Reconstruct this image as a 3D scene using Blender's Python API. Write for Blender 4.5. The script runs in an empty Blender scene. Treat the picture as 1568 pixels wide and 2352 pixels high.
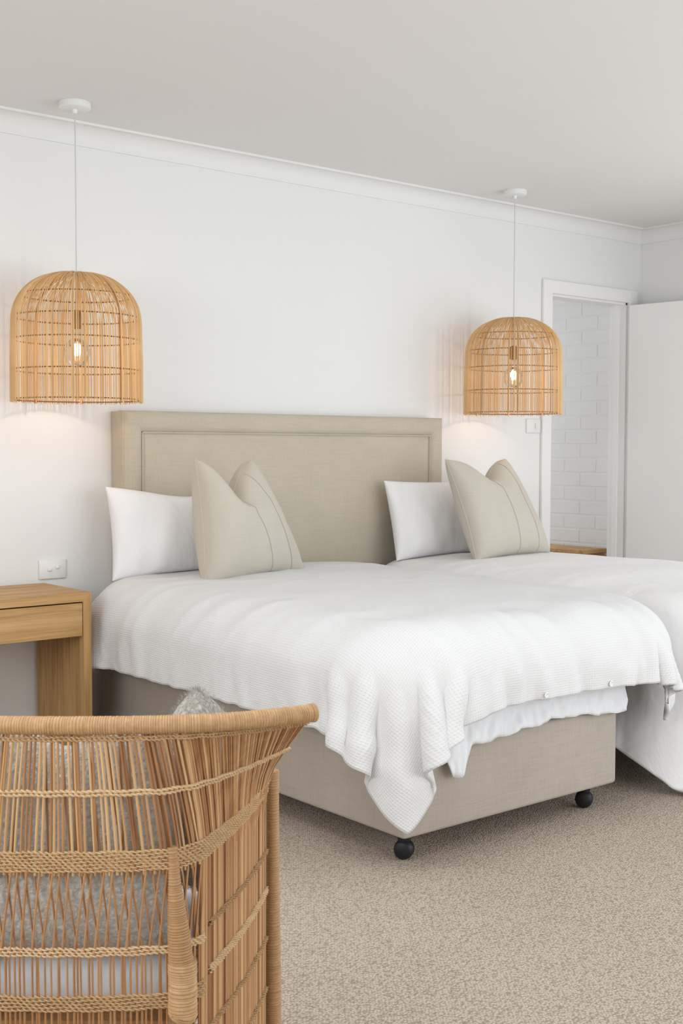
import bpy, bmesh, math, random
import numpy as np
from mathutils import Vector, Matrix, noise

# ------------------------------------------------------------------ camera
scene = bpy.context.scene
COL = scene.collection
YAW, PITCH, ROLL, CAMH, FPX = 0.6879, 0.0517, 0.0025, 1.164, 2794.0
cam_data = bpy.data.cameras.new('camera')
cam = bpy.data.objects.new('camera', cam_data)
COL.objects.link(cam)
cam_data.sensor_fit = 'VERTICAL'
cam_data.sensor_height = 36.0
cam_data.lens = FPX / 2352.0 * 36.0
cam_data.clip_start = 0.05
fw = Vector((math.sin(YAW) * math.cos(PITCH), math.cos(YAW) * math.cos(PITCH), -math.sin(PITCH)))
rt = Vector((math.cos(YAW), -math.sin(YAW), 0))
up = rt.cross(fw)
rt, up = rt * math.cos(ROLL) + up * math.sin(ROLL), up * math.cos(ROLL) - rt * math.sin(ROLL)
M = Matrix((rt, up, -fw)).transposed().to_4x4()
M.translation = Vector((0, 0, CAMH))
cam.matrix_world = M
cam_data.dof.use_dof = True
cam_data.dof.focus_distance = 3.2
cam_data.dof.aperture_fstop = 13.0
scene.camera = cam

# ------------------------------------------------------------------ light
scene.view_settings.view_transform = 'Standard'
scene.view_settings.look = 'None'
scene.view_settings.gamma = 1.0
scene.view_settings.use_curve_mapping = False
scene.view_settings.exposure = 0.21
world = bpy.data.worlds.new('sky')
scene.world = world
world.use_nodes = True
world.node_tree.nodes['Background'].inputs[0].default_value = (0.82, 0.91, 1.0, 1)
world.node_tree.nodes['Background'].inputs[1].default_value = 1.0

def area(name, loc, rot, sx, sy, power, color):
    d = bpy.data.lights.new(name, 'AREA')
    d.shape = 'RECTANGLE'
    d.size, d.size_y, d.energy, d.color = sx, sy, power, color
    o = bpy.data.objects.new(name, d)
    o.location, o.rotation_euler = loc, rot
    COL.objects.link(o)
    return o

# daylight entering through the windows of the right and the front wall; the other three lamps are added fill
area('daylight_window_right', (5.66, 1.25, 1.22), (0, math.radians(90), 0), 1.9, 3.1, 30, (0.90, 0.95, 1.0))
area('daylight_window_front', (3.5, -1.23, 1.10), (math.radians(90), 0, 0), 3.8, 2.0, 50, (0.95, 0.975, 1.0))
area('added_skylight_fill', (1.1, 2.0, 2.385), (0, 0, 0), 1.1, 1.1, 15, (0.96, 0.98, 1.0))  # added overhead fill at an invented skylight, out of view
area('added_left_fill', (-1.19, 1.5, 1.6), (0, math.radians(-90), 0), 1.0, 2.2, 40, (0.96, 0.98, 1.0))  # added fill that lifts the left-facing sides, at an invented window
area('added_hall_fill', (5.2, 6.9, 1.4), (math.radians(-90), 0, 0), 0.8, 1.2, 22, (0.95, 0.97, 1.0))  # added fill lamp brightening the hall; no window stands behind it

# ------------------------------------------------------------------ helpers
rnd = random.Random(7)
ROOTM = {}

def tag(o, label, cat, group=None):
    o['label'] = label
    o['category'] = cat
    if group:
        o['group'] = group
    return o

def thing(name, label, cat, loc=(0, 0, 0), rotz=0.0, group=None):
    o = bpy.data.objects.new(name, None)
    o.empty_display_size = 0.1
    COL.objects.link(o)
    o.location = loc
    o.rotation_euler = (0, 0, rotz)
    tag(o, label, cat, group)
    ROOTM[o.name] = (Matrix.Translation(Vector(loc)) @ Matrix.Rotation(rotz, 4, 'Z')).inverted()
    return o

def rootinv(o):
    while o.parent:
        o = o.parent
    return ROOTM.get(o.name)

def mesh(name, V, F, mat, parent=None, smooth=True, local=False, uv=None, loc=None):
    """one mesh object; V in world coordinates unless local"""
    me = bpy.data.meshes.new(name)
    V = np.asarray(V, float)
    if parent is not None and not local:
        mi = rootinv(parent)
        if mi is not None:
            A = np.array(mi)
            V = V @ A[:3, :3].T + A[:3, 3]
    if loc is not None:
        V = V - np.array(loc)
    me.from_pydata(V.tolist(), [], [list(map(int, f)) for f in F])
    if smooth:
        me.polygons.foreach_set('use_smooth', [True] * len(me.polygons))
    if uv is not None:
        l = me.uv_layers.new(name='uv')
        idx = np.empty(len(me.loops), int)
        me.loops.foreach_get('vertex_index', idx)
        l.data.foreach_set('uv', np.asarray(uv, float)[idx].ravel())
    me.update()
    if smooth:
        me.set_sharp_from_angle(angle=math.radians(48))
    o = bpy.data.objects.new(name, me)
    COL.objects.link(o)
    if mat is not None:
        me.materials.append(mat)
    if parent is not None:
        o.parent = parent
    if loc is not None:
        o.location = loc
    return o

def structure(name, V, F, mat, smooth=False):
    o = mesh(name, V, F, mat, smooth=smooth)
    o['kind'] = 'structure'
    return o

def merge(*parts):
    V, F, n = [], [], 0
    for v, f in parts:
        V += [tuple(p) for p in v]
        F += [[i + n for i in q] for q in f]
        n += len(v)
    return V, F

def box(x0, x1, y0, y1, z0, z1, bev=0.0, seg=2):
    if bev <= 0:
        V = [(x, y, z) for z in (z0, z1) for y in (y0, y1) for x in (x0, x1)]
        F = [(0, 2, 3, 1), (4, 5, 7, 6), (0, 1, 5, 4), (2, 6, 7, 3), (0, 4, 6, 2), (1, 3, 7, 5)]
        return V, F
    bm = bmesh.new()
    bmesh.ops.create_cube(bm, size=1)
    for v in bm.verts:
        v.co = Vector(((x0 + x1) / 2 + v.co.x * (x1 - x0), (y0 + y1) / 2 + v.co.y * (y1 - y0),
                       (z0 + z1) / 2 + v.co.z * (z1 - z0)))
    bmesh.ops.bevel(bm, geom=bm.edges[:], offset=bev, segments=seg, profile=0.5, affect='EDGES')
    bm.verts.index_update()
    V = [tuple(v.co) for v in bm.verts]
    F = [[v.index for v in f.verts] for f in bm.faces]
    bm.free()
    return V, F

def tube(path, rad, sides=8, cap=True, flat=1.0):
    P = np.asarray(path, float)
    n = len(P)
    R = np.full(n, rad, float) if np.isscalar(rad) else np.asarray(rad, float)
    T = np.gradient(P, axis=0)
    T /= np.linalg.norm(T, axis=1)[:, None] + 1e-12
    a = np.array([0, 0, 1.0]) if abs(T[0][2]) < 0.9 else np.array([0, 1.0, 0])
    N = np.cross(T[0], a)
    N /= np.linalg.norm(N)
    ang = np.arange(sides) * 2 * math.pi / sides
    ca, sa = np.cos(ang)[:, None], np.sin(ang)[:, None]
    V = []
    for i in range(n):
        N = N - T[i] * (N @ T[i])
        N /= np.linalg.norm(N) + 1e-12
        B = np.cross(T[i], N)
        V.append(P[i] + R[i] * (ca * N + flat * sa * B))
    V = np.concatenate(V)
    F = []
    for i in range(n - 1):
        for k in range(sides):
            k2 = (k + 1) % sides
            F.append((i * sides + k, i * sides + k2, (i + 1) * sides + k2, (i + 1) * sides + k))
    if cap:
        F.append(tuple(range(sides))[::-1])
        F.append(tuple(range((n - 1) * sides, n * sides)))
    return V, F

def lathe(prof, segs=32, c=(0, 0, 0)):
    V, F = [], []
    n = len(prof)
    for k in range(segs):
        a = 2 * math.pi * k / segs
        for r, z in prof:
            V.append((c[0] + r * math.cos(a), c[1] + r * math.sin(a), c[2] + z))
    for k in range(segs):
        k2 = (k + 1) % segs
        for i in range(n - 1):
            F.append((k * n + i, k2 * n + i, k2 * n + i + 1, k * n + i + 1))
    return V, F

def extrude_profile(prof, p0, p1, ax):
    """closed profile of (a, z) pairs swept along x (ax=0: a is y) or y (ax=1: a is x)"""
    V, n = [], len(prof)
    for s in (p0, p1):
        for a, z in prof:
            V.append((s, a, z) if ax == 0 else (a, s, z))
    F = [(i, (i + 1) % n, n + (i + 1) % n, n + i) for i in range(n)]
    F += [tuple(range(n))[::-1], tuple(range(n, 2 * n))]
    return V, F

# ------------------------------------------------------------------ materials
class NT:
    def __init__(s, name, rough=0.6, spec=0.3):
        s.m = bpy.data.materials.new(name)
        s.m.use_nodes = True
        s.t = s.m.node_tree
        s.b = s.t.nodes['Principled BSDF']
        s.b.inputs['Roughness'].default_value = rough
        s.b.inputs['Specular IOR Level'].default_value = spec
    def n(s, typ, **kw):
        o = s.t.nodes.new(typ)
        for k, v in kw.items():
            if k in o.inputs:
                o.inputs[k].default_value = v
            else:
                setattr(o, k, v)
        return o
    def l(s, a, b):
        s.t.links.new(a, b)
    def coord(s, kind='Object', scale=(1, 1, 1), rot=(0, 0, 0)):
        c = s.n('ShaderNodeTexCoord')
        m = s.n('ShaderNodeMapping')
        m.inputs['Scale'].default_value = scale
        m.inputs['Rotation'].default_value = rot
        s.l(c.outputs[kind], m.inputs[0])
        return m.outputs[0]
    def noise(s, vec, scale, detail=3, rough=0.5, dist=0.0):
        o = s.n('ShaderNodeTexNoise')
        o.inputs['Scale'].default_value = scale
        o.inputs['Detail'].default_value = detail
        o.inputs['Roughness'].default_value = rough
        o.inputs['Distortion'].default_value = dist
        s.l(vec, o.inputs['Vector'])
        return o.outputs[0]
    def ramp(s, fac, stops):
        r = s.n('ShaderNodeValToRGB')
        e = r.color_ramp.elements
        e[0].position, e[0].color = stops[0][0], (*stops[0][1], 1)
        e[1].position, e[1].color = stops[-1][0], (*stops[-1][1], 1)
        for p, c in stops[1:-1]:
            x = e.new(p)
            x.color = (*c, 1)
        s.l(fac, r.inputs[0])
        return r.outputs[0]
    def math(s, op, a, b=None, c=None):
        o = s.n('ShaderNodeMath', operation=op)
        for i, v in enumerate((a, b, c)):
            if v is None:
                continue
            if hasattr(v, 'links'):
                s.l(v, o.inputs[i])
            else:
                o.inputs[i].default_value = v
        return o.outputs[0]
    def color(s, c):
        if hasattr(c, 'links'):
            s.l(c, s.b.inputs['Base Color'])
        else:
            s.b.inputs['Base Color'].default_value = (*c, 1)
    def bump(s, h, strength=0.3, dist=0.002):
        o = s.n('ShaderNodeBump')
        o.inputs['Strength'].default_value = strength
        o.inputs['Distance'].default_value = dist
        s.l(h, o.inputs['Height'])
        s.l(o.outputs[0], s.b.inputs['Normal'])

def lin(r, g, b):
    f = lambda c: (c / 255 / 12.92) if c / 255 <= 0.04045 else ((c / 255 + 0.055) / 1.055) ** 2.4
    return (f(r), f(g), f(b))

def plain(name, c, rough=0.6, spec=0.3, nscale=0, nstr=0.1, ndist=0.001):
    s = NT(name, rough, spec)
    s.color(c)
    if nscale:
        s.bump(s.noise(s.coord(), nscale, 4), nstr, ndist)
    return s.m

def mix2(a, b, t):
    return tuple(x * (1 - t) + y * t for x, y in zip(a, b))

def fabric(name, c, thread=700.0, var=0.12, strength=0.5, rough=0.9, kind='Object', slub=True):
    """plain woven cloth: crossing threads with slubs"""
    s = NT(name, rough, 0.15)
    s.b.inputs['Sheen Weight'].default_value = 0.15
    v = s.coord(kind)
    hs = []
    for sc in ((thread, 14, thread * 0.9), (14, thread, 14 if kind == 'UV' else thread * 0.05)):
        hs.append(s.noise(s.coord(kind, sc), 1.0, 2, 0.6))
    hz = s.noise(s.coord(kind, (12, 12, thread)), 1.0, 2, 0.6)
    vx = s.noise(s.coord(kind, (thread, thread, 12)), 1.0, 2, 0.6)
    h = s.math('ADD', hz, vx)
    h = s.math('MULTIPLY', h, 0.5)
    big = s.noise(v, 6.0, 3)
    f = s.math('ADD', s.math('MULTIPLY', h, 0.75), s.math('MULTIPLY', big, 0.25))
    s.color(s.ramp(f, [(0.3, tuple(x * (1 - var) for x in c)), (0.7, tuple(min(1, x * (1 + var)) for x in c))]))
    s.bump(h, strength, 0.001)
    return s.m

def waffle_mat(name, c, cell=0.0070):
    s = NT(name, 0.9, 0.1)
    s.b.inputs['Sheen Weight'].default_value = 0.1
    k = 2 * math.pi / cell
    vec = s.coord('UV')
    sep = s.n('ShaderNodeSeparateXYZ')
    s.l(vec, sep.inputs[0])
    sx = s.math('ABSOLUTE', s.math('SINE', s.math('MULTIPLY', sep.outputs[0], k / 2)))
    sy = s.math('ABSOLUTE', s.math('SINE', s.math('MULTIPLY', sep.outputs[1], k / 2)))
    cellh = s.math('MULTIPLY', sx, sy)
    ridge = s.math('SUBTRACT', 1.0, cellh)
    wr = s.noise(s.coord('UV'), 9.0, 4, 0.55, 0.6)
    h = s.math('ADD', s.math('MULTIPLY', ridge, 0.8), s.math('MULTIPLY', wr, 4.0))
    s.color(s.ramp(ridge, [(0.0, tuple(x * 0.93 for x in c)), (0.8, c)]))
    s.bump(h, 0.5, 0.0018)
    return s.m

def cotton_mat(name, c, k=7.0, strength=0.35):
    s = NT(name, 0.85, 0.15)
    s.b.inputs['Sheen Weight'].default_value = 0.08
    s.color(c)
    w1 = s.noise(s.coord('Object', (1, 1, 0.6)), k, 5, 0.55, 1.2)
    w2 = s.noise(s.coord('Object', (500, 500, 500)), 1.0, 1)
    s.bump(s.math('ADD', w1, s.math('MULTIPLY', w2, 0.02)), strength, 0.02)
    return s.m

def wood_mat(name, c1, c2, c3, axis=0, scale=1.0):
    s = NT(name, 0.5, 0.35)
    sc = [28 * scale] * 3
    sc[axis] = 1.6 * scale
    fine = [260 * scale] * 3
    fine[axis] = 5 * scale
    g = s.noise(s.coord('Object', tuple(sc)), 1.0, 4, 0.6, 1.0)
    fi = s.noise(s.coord('Object', tuple(fine)), 1.0, 3, 0.6)
    f = s.math('ADD', s.math('MULTIPLY', g, 0.65), s.math('MULTIPLY', fi, 0.35))
    s.color(s.ramp(f, [(0.33, c1), (0.5, c2), (0.68, c3)]))
    s.bump(fi, 0.25, 0.0008)
    return s.m

def cane_mat(name, stops, rough=0.55, scale=(40, 40, 40), spec=0.35):
    """cane: colour differs from strip to strip, with streaks along it"""
    s = NT(name, rough, spec)
    oi = s.n('ShaderNodeObjectInfo')
    nz = s.noise(s.coord('Object', scale), 1.0, 3, 0.6)
    f = s.math('ADD', s.math('MULTIPLY', oi.outputs['Random'], 0.55), s.math('MULTIPLY', nz, 0.55))
    s.color(s.ramp(f, stops))
    return s.m

M_wall = plain('wall_paint', (0.80, 0.80, 0.787), 0.85, 0.2, 90, 0.05)
M_ceil = plain('ceiling_paint', (0.80, 0.79, 0.775), 0.9, 0.15, 60, 0.05)
M_trim = plain('trim_gloss_paint', (0.84, 0.835, 0.82), 0.45, 0.4)
M_hall = plain('hall_paint', (0.78, 0.78, 0.78), 0.8, 0.2, 40, 0.15)
M_brick = plain('painted_brick', (0.77, 0.77, 0.765), 0.75, 0.25, 55, 0.35, 0.004)
M_mortar = plain('painted_mortar', (0.765, 0.765, 0.76), 0.85, 0.2, 120, 0.3)
M_plastic = plain('white_plastic', (0.80, 0.80, 0.78), 0.35, 0.5)
M_cord = plain('pale_grey_flex', (0.60, 0.60, 0.58), 0.6, 0.3)
M_linen = fabric('beige_upholstery_linen', lin(190, 180, 162), 420, 0.13, 0.5)
M_linen2 = fabric('beige_divan_linen', lin(176, 166, 154), 420, 0.14, 0.5)
M_cush = fabric('oatmeal_linen', lin(194, 187, 173), 520, 0.08, 0.35)
M_waffle = waffle_mat('white_waffle_cotton', (0.735, 0.735, 0.735))
M_cotton = cotton_mat('white_cotton', (0.82, 0.815, 0.815))
M_sheet = cotton_mat('white_percale', (0.81, 0.825, 0.85), 10.0, 0.4)
M_black = plain('black_plastic', (0.012, 0.012, 0.014), 0.5, 0.4)
M_oak = wood_mat('oak_along_x', lin(150, 112, 66), lin(186, 146, 94), lin(205, 168, 116), 0)
M_oakz = wood_mat('oak_along_z', lin(150, 112, 66), lin(186, 146, 94), lin(205, 168, 116), 2)
CANE = [(0.25, lin(138, 92, 58)), (0.5, lin(176, 130, 87)), (0.85, lin(208, 172, 126))]
M_cane = cane_mat('split_cane', CANE, 0.5, (60, 60, 4))
M_wrap = cane_mat('wrapped_cane', [(0.3, lin(172, 134, 94)), (0.6, lin(196, 160, 118)), (0.9, lin(214, 184, 144))], 0.5, (90, 90, 90))
M_twine = cane_mat('twined_reed', [(0.3, lin(164, 130, 92)), (0.6, lin(196, 164, 122)), (0.9, lin(216, 188, 150))], 0.65, (150, 150, 150), 0.2)
M_rib = cane_mat('rattan_rib', [(0.2, lin(192, 152, 102)), (0.5, lin(216, 178, 126)), (0.9, lin(230, 198, 150))], 0.5, (30, 30, 6))
M_hoop = plain('dark_rattan', lin(150, 102, 54), 0.6, 0.3)
M_brass = plain('aged_brass', lin(150, 116, 66), 0.35, 0.5)
M_seam = plain('seam_thread', lin(184, 176, 161), 0.9, 0.1)

def carpet():
    s = NT('loop_carpet', 0.95, 0.05)
    v = s.coord('Object')
    vo = s.n('ShaderNodeTexVoronoi')
    vo.inputs['Scale'].default_value = 160.0
    vo.inputs['Randomness'].default_value = 0.7
    s.l(s.coord('Object', (0.85, 1.2, 1), (0, 0, 0.5)), vo.inputs['Vector'])
    d = s.math('SUBTRACT', 1.0, vo.outputs['Distance'])
    n1 = s.noise(v, 420.0, 2, 0.5)
    n2 = s.noise(v, 1.8, 3)
    f = s.math('ADD', s.math('MULTIPLY', d, 0.7), s.math('ADD', s.math('MULTIPLY', n1, 0.2), s.math('MULTIPLY', n2, 0.1)))
    s.color(s.ramp(f, [(0.30, lin(154, 140, 125)), (0.55, lin(194, 180, 164)), (0.80, lin(212, 199, 185))]))
    s.bump(s.math('ADD', d, s.math('MULTIPLY', n1, 0.25)), 0.8, 0.0035)
    return s.m
M_carpet = carpet()

def fur(name, c1, c2):
    s = NT(name, 0.95, 0.05)
    s.b.inputs['Sheen Weight'].default_value = 0.4
    n1 = s.noise(s.coord('Object', (1, 1, 1)), 130.0, 5, 0.7, 0.8)
    s.color(s.ramp(n1, [(0.35, c1), (0.65, c2)]))
    s.bump(n1, 1.0, 0.01)
    return s.m
M_fur = fur('grey_fur', lin(160, 152, 138), lin(214, 208, 196))
M_cream = fur('cream_boucle', lin(214, 206, 190), lin(244, 240, 232))

def emit(name, c, s):
    m = bpy.data.materials.new(name)
    m.use_nodes = True
    t = m.node_tree
    t.nodes.clear()
    e = t.nodes.new('ShaderNodeEmission')
    e.inputs[0].default_value = (*c, 1)
    e.inputs[1].default_value = s
    o = t.nodes.new('ShaderNodeOutputMaterial')
    t.links.new(e.outputs[0], o.inputs[0])
    return m
M_fil = emit('glowing_filament', (1.0, 0.80, 0.48), 26.0)

def bulb_glass():
    m = bpy.data.materials.new('clear_bulb_glass')
    m.use_nodes = True
    t = m.node_tree
    t.nodes.clear()
    tr = t.nodes.new('ShaderNodeBsdfTransparent')
    tr.inputs[0].default_value = (0.97, 0.96, 0.94, 1)
    gl = t.nodes.new('ShaderNodeBsdfGlossy')
    gl.inputs['Roughness'].default_value = 0.03
    fr = t.nodes.new('ShaderNodeFresnel')
    fr.inputs[0].default_value = 1.35
    mx = t.nodes.new('ShaderNodeMixShader')
    o = t.nodes.new('ShaderNodeOutputMaterial')
    t.links.new(fr.outputs[0], mx.inputs[0])
    t.links.new(tr.outputs[0], mx.inputs[1])
    t.links.new(gl.outputs[0], mx.inputs[2])
    t.links.new(mx.outputs[0], o.inputs[0])
    return m
M_glass = bulb_glass()

# ------------------------------------------------------------------ room shell
YW, XR, HC = 4.308, 5.73, 2.40
XL, YF = -1.25, -1.3
DX0, DX1, DZ = 4.9665, 5.615, 1.988
T = 0.11
structure('floor', *box(XL - T, XR + T, YF - T, 7.1, -0.08, 0.0), M_carpet)
structure('ceiling', *merge(box(XL - T, .55, YF - T, 7.1, HC, HC + .08), box(1.65, XR + T + .2, YF - T, 7.1, HC, HC + .08),
                            box(.55, 1.65, YF - T, 1.45, HC, HC + .08), box(.55, 1.65, 2.55, 7.1, HC, HC + .08)), M_ceil)
structure('added_skylight_frame', *merge(box(.50, .55, 1.40, 2.60, HC + .0, HC + .14), box(1.65, 1.70, 1.40, 2.60, HC + .0, HC + .14),
                             box(.55, 1.65, 1.40, 1.45, HC + .0, HC + .14), box(.55, 1.65, 2.55, 2.60, HC + .0, HC + .14)), M_trim)  # frame of the invented skylight, added for the overhead fill
structure('wall_back', *merge(box(XL - T, DX0, YW, YW + T, 0, HC), box(DX1, XR, YW, YW + T, 0, HC),
                              box(DX0, DX1, YW, YW + T, DZ, HC)), M_wall)
structure('wall_left', *merge(box(XL - T, XL, YF, .4, 0, HC), box(XL - T, XL, 2.6, YW, 0, HC),
                              box(XL - T, XL, .4, 2.6, 0, 1.1), box(XL - T, XL, .4, 2.6, 2.1, HC)), M_wall)
structure('added_left_window_frame', *merge(box(XL - .08, XL - .03, .4, 2.6, 1.1, 1.15), box(XL - .08, XL - .03, .4, 2.6, 2.05, 2.1),
                             *[box(XL - .08, XL - .03, y, y + .05, 1.1, 2.1) for y in (.4, 1.47, 2.55)]), M_trim)  # frame of the invented left window, added along with its fill lamp
WY0, WY1, WZ0, WZ1 = -0.3, 2.8, 0.25, 2.17
structure('wall_right', *merge(box(XR, XR + T, WY1, YW + T, 0, HC), box(XR, XR + T, YF, WY0, 0, HC),
                               box(XR, XR + T, WY0, WY1, 0, WZ0), box(XR, XR + T, WY0, WY1, WZ1, HC)), M_wall)
structure('wall_front', *merge(box(XL - T, 1.6, YF - T, YF, 0, HC), box(5.4, XR + T, YF - T, YF, 0, HC),
                               box(1.6, 5.4, YF - T, YF, 0, 0.1), box(1.6, 5.4, YF - T, YF, 2.1, HC)), M_wall)
structure('window_1', *merge(box(XR + .03, XR + .08, WY0, WY1, WZ0, WZ0 + .05), box(XR + .03, XR + .08, WY0, WY1, WZ1 - .05, WZ1),
                             *[box(XR + .03, XR + .08, y, y + .05, WZ0, WZ1) for y in (WY0, 1.22, WY1 - .05)]), M_trim)
structure('window_2', *merge(box(1.6, 5.4, YF - .08, YF - .03, .1, .15), box(1.6, 5.4, YF - .08, YF - .03, 2.05, 2.1),
                             *[box(x, x + .05, YF - .08, YF - .03, .1, 2.1) for x in (1.6, 2.85, 4.1, 5.35)]), M_trim)

def cove(s, c=0.0755, lip=0.009):
    """cove cornice profile: distance from the wall, height below the ceiling"""
    pr = [(0, -c), (lip * 0.7, -c), (lip * 0.7, -c + lip)]
    a0, z0 = lip * 0.7, -c + lip
    a1, z1 = c - lip, -lip
    for k in range(1, 10):
        t = k / 10 * math.pi / 2
        pr.append((a0 + (a1 - a0) * (1 - math.cos(t)), z0 + (z1 - z0) * math.sin(t)))
    pr += [(a1, z1), (c, z1), (c, 0), (0, 0)]
    return pr
pr = [(YW - a, HC + z) for a, z in cove(1)]
structure('trim_1', *extrude_profile(pr, XL, XR, 0), M_wall)
pr = [(XR - a, HC + z) for a, z in cove(1)]
structure('trim_2', *extrude_profile(pr, YF, YW, 1), M_wall)
structure('baseboard_back', *merge(box(XL, 4.896, YW - .014, YW, 0, .09, .003, 1)), M_trim)
structure('baseboard_right', *merge(box(XR - .014, XR, WY1, YW - .02, 0, .09, .003, 1)), M_trim)

# hall behind the doorway, with painted brick wall
HX = 5.80
hall = structure('wall_hall', *merge(box(HX - .0005, HX + .12, YW + T, 7.0, 0, HC)), M_mortar)
structure('wall_hall_end', *box(4.3, HX + .12, 7.0, 7.1, 0, HC), M_hall)
structure('wall_hall_side', *box(4.3, 4.4, YW + T, 7.0, 0, HC), M_hall)
bh, bl, j = 0.0755, 0.23, 0.010
V, F = box(0, 0.02, 0, bl, 0, bh, 0.004, 1)
bme = None
row = 0
z = 0.004
while z + bh < HC:
    y = YW + T - (0.12 if row % 2 else 0.0) + 0.004
    while y < 5.95:
        y0, y1 = max(y, YW + T + .002), y + bl
        if y1 - y0 > 0.05:
            if y1 - y0 < bl - 0.01:
                o = mesh('brick', *box(-.0018, .012, y0, y1, z, z + bh, .002, 1), M_brick, smooth=False)
                o.data.transform(Matrix.Identity(4))
                o.location = (HX + rnd.uniform(-.0006, .0006), 0, 0)
            else:
                if bme is None:
                    bme = bpy.data.meshes.new('brick')
                    bv, bf = box(-.0018, .012, 0, bl, 0, bh, .002, 1)
                    bme.from_pydata(bv, [], bf)
                    bme.materials.append(M_brick)
                o = bpy.data.objects.new('brick', bme)
                COL.objects.link(o)
                o.location = (HX + rnd.uniform(-.0006, .0006), y0, z)
            o.parent = hall
        y += bl + j
    z += bh + j
    row += 1

# door
door = thing('door_1', 'white flush door swung open against the side wall', 'door', (5.605, YW - .004, 0))
del door['label'], door['category']
door['kind'] = 'structure'
aw = 0.0705
mesh('architrave', *box(DX0 - aw, DX0, YW - .018, YW, 0, DZ + aw, .003, 1), M_trim, door, smooth=False)
mesh('architrave', *box(DX1, DX1 + aw, YW - .018, YW, 0, DZ + aw, .003, 1), M_trim, door, smooth=False)
mesh('architrave', *box(DX0, DX1, YW - .018, YW, DZ, DZ + aw, .003, 1), M_trim, door, smooth=False)
jm = merge(box(DX0, DX0 + .012, YW, YW + T, 0, DZ), box(DX1 - .012, DX1, YW, YW + T, 0, DZ), box(DX0, DX1, YW, YW + T, DZ - .012, DZ))
mesh('jamb', *jm, M_trim, door, smooth=False)
mesh('door_stop', *merge(box(DX0 + .012, DX0 + .024, YW + .04, YW + .07, 0, DZ - .012), box(DX1 - .024, DX1 - .012, YW + .04, YW + .07, 0, DZ - .012)), M_trim, door, smooth=False)
th = math.radians(96)
lv, lf = box(0.004, 0.64, -.0, .036, 0.012, DZ - .016, .002, 1)
dv = np.array(lv)
ca, sa = math.cos(math.pi + th), math.sin(math.pi + th)
dv = np.stack([dv[:, 0] * ca - dv[:, 1] * sa + 5.600, dv[:, 0] * sa + dv[:, 1] * ca + YW - .022, dv[:, 2]], 1)
leaf = mesh('door_leaf', dv, lf, M_trim, door, smooth=False)
hp = np.array([(0.57, -.0, 1.0), (0.57, -.05, 1.0), (0.47, -.05, 1.0)])
hp = np.stack([hp[:, 0] * ca - hp[:, 1] * sa + 5.600, hp[:, 0] * sa + hp[:, 1] * ca + YW - .022, hp[:, 2]], 1)
mesh('door_handle', *tube(hp, .009, 8), M_brass, leaf)

# oak ledge along the hall wall
lg = thing('hall_bench', 'low pale timber bench against the brick wall of the hall', 'bench', (5.66, 4.80, 0))
mesh('bench_top', *box(5.56, 5.785, 4.55, 5.06, .555, .58, .004, 1), M_oak, lg, smooth=False)
mesh('leg', *box(5.57, 5.775, 4.57, 4.60, 0, .556, .003, 1), M_oakz, lg, smooth=False)
mesh('leg', *box(5.57, 5.775, 5.01, 5.04, 0, .556, .003, 1), M_oakz, lg, smooth=False)

# wall plates
so = thing('power_outlet', 'white double power outlet on the wall above the oak bedside table', 'outlet', (2.10, YW, .70))
mesh('plate', *box(2.044, 2.156, YW - .010, YW + .001, .663, .737, .004, 2), M_plastic, so)
for x, zz in ((2.085, .700), (2.117, .708)):
    mesh('rocker_switch', *box(x - .008, x + .008, YW - .016, YW - .009, zz - .006, zz + .006, .002, 2), M_plastic, so)
sw = thing('light_switch', 'white light switch plate beside the doorway', 'switch', (4.84, YW, 1.287))
mesh('plate', *box(4.783, 4.890, YW - .010, YW + .001, 1.25, 1.324, .004, 2), M_plastic, sw)
mesh('rocker_switch', *box(4.845, 4.857, YW - .016, YW - .009, 1.275, 1.300, .002, 2), M_plastic, sw)

# ------------------------------------------------------------------ headboard
hb = thing('headboard', 'beige linen upholstered headboard with a padded raised border', 'headboard', (3.22, YW - .05, 0))
hx0, hx1, hy, hz, hi = 2.356, 4.082, YW - .103, 1.3126, .085
mesh('back_board', *box(hx0 + .002, hx1 - .002, hy + .02, YW - .002, .12, hz - .002, .003, 2), M_linen, hb)
mesh('inset_panel', *box(hx0 + hi - .01, hx1 - hi + .01, hy + .003, hy + .04, .14, hz - hi + .01, .012, 3), M_linen, hb)

def border(a, b, inward, ax):
    """padded border strip between two outer corners, mitred at the ends"""
    a, b = np.array(a, float), np.array(b, float)
    prof = []
    for k in range(13):
        t = k / 12
        prof.append((t * hi, -0.018 * (1 - abs(2 * t - 1) ** 3.0)))
    V, F = [], []
    n = len(prof)
    for e in range(2):
        base = a if e == 0 else b
        for w, d in prof:
            p = base + np.array(inward[e]) * w
            V.append((p[0], hy + .006 + d, p[1]))
    for e in range(2):
        base = a if e == 0 else b
        for w in (hi, 0):
            p = base + np.array(inward[e]) * w
            V.append((p[0], hy + .04, p[1]))
    for i in range(n - 1):
        F.append((i, i + 1, n + i + 1, n + i))
    m0 = 2 * n
    F += [(n - 1, m0, m0 + 2, 2 * n - 1), (0, n, m0 + 3, m0 + 1), (m0, m0 + 1, m0 + 3, m0 + 2)]
    F += [tuple(range(n)) + (m0 + 1, m0)[::-1][::-1][0:0], ]
    F[-1] = tuple(range(n - 1, -1, -1)) + (m0 + 1, m0)
    F.append(tuple(range(n, 2 * n)) + (m0 + 2, m0 + 3))
    return V, F
mesh('border', *border((hx0, hz), (hx1, hz), [(1, -1), (-1, -1)], 0), M_linen, hb)
mesh('border', *border((hx0, .14), (hx0, hz), [(1, 0), (1, -1)], 1), M_linen, hb)
mesh('border', *border((hx1, hz), (hx1, .14), [(-1, -1), (-1, 0)], 1), M_linen, hb)
pi_ = .004
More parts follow.
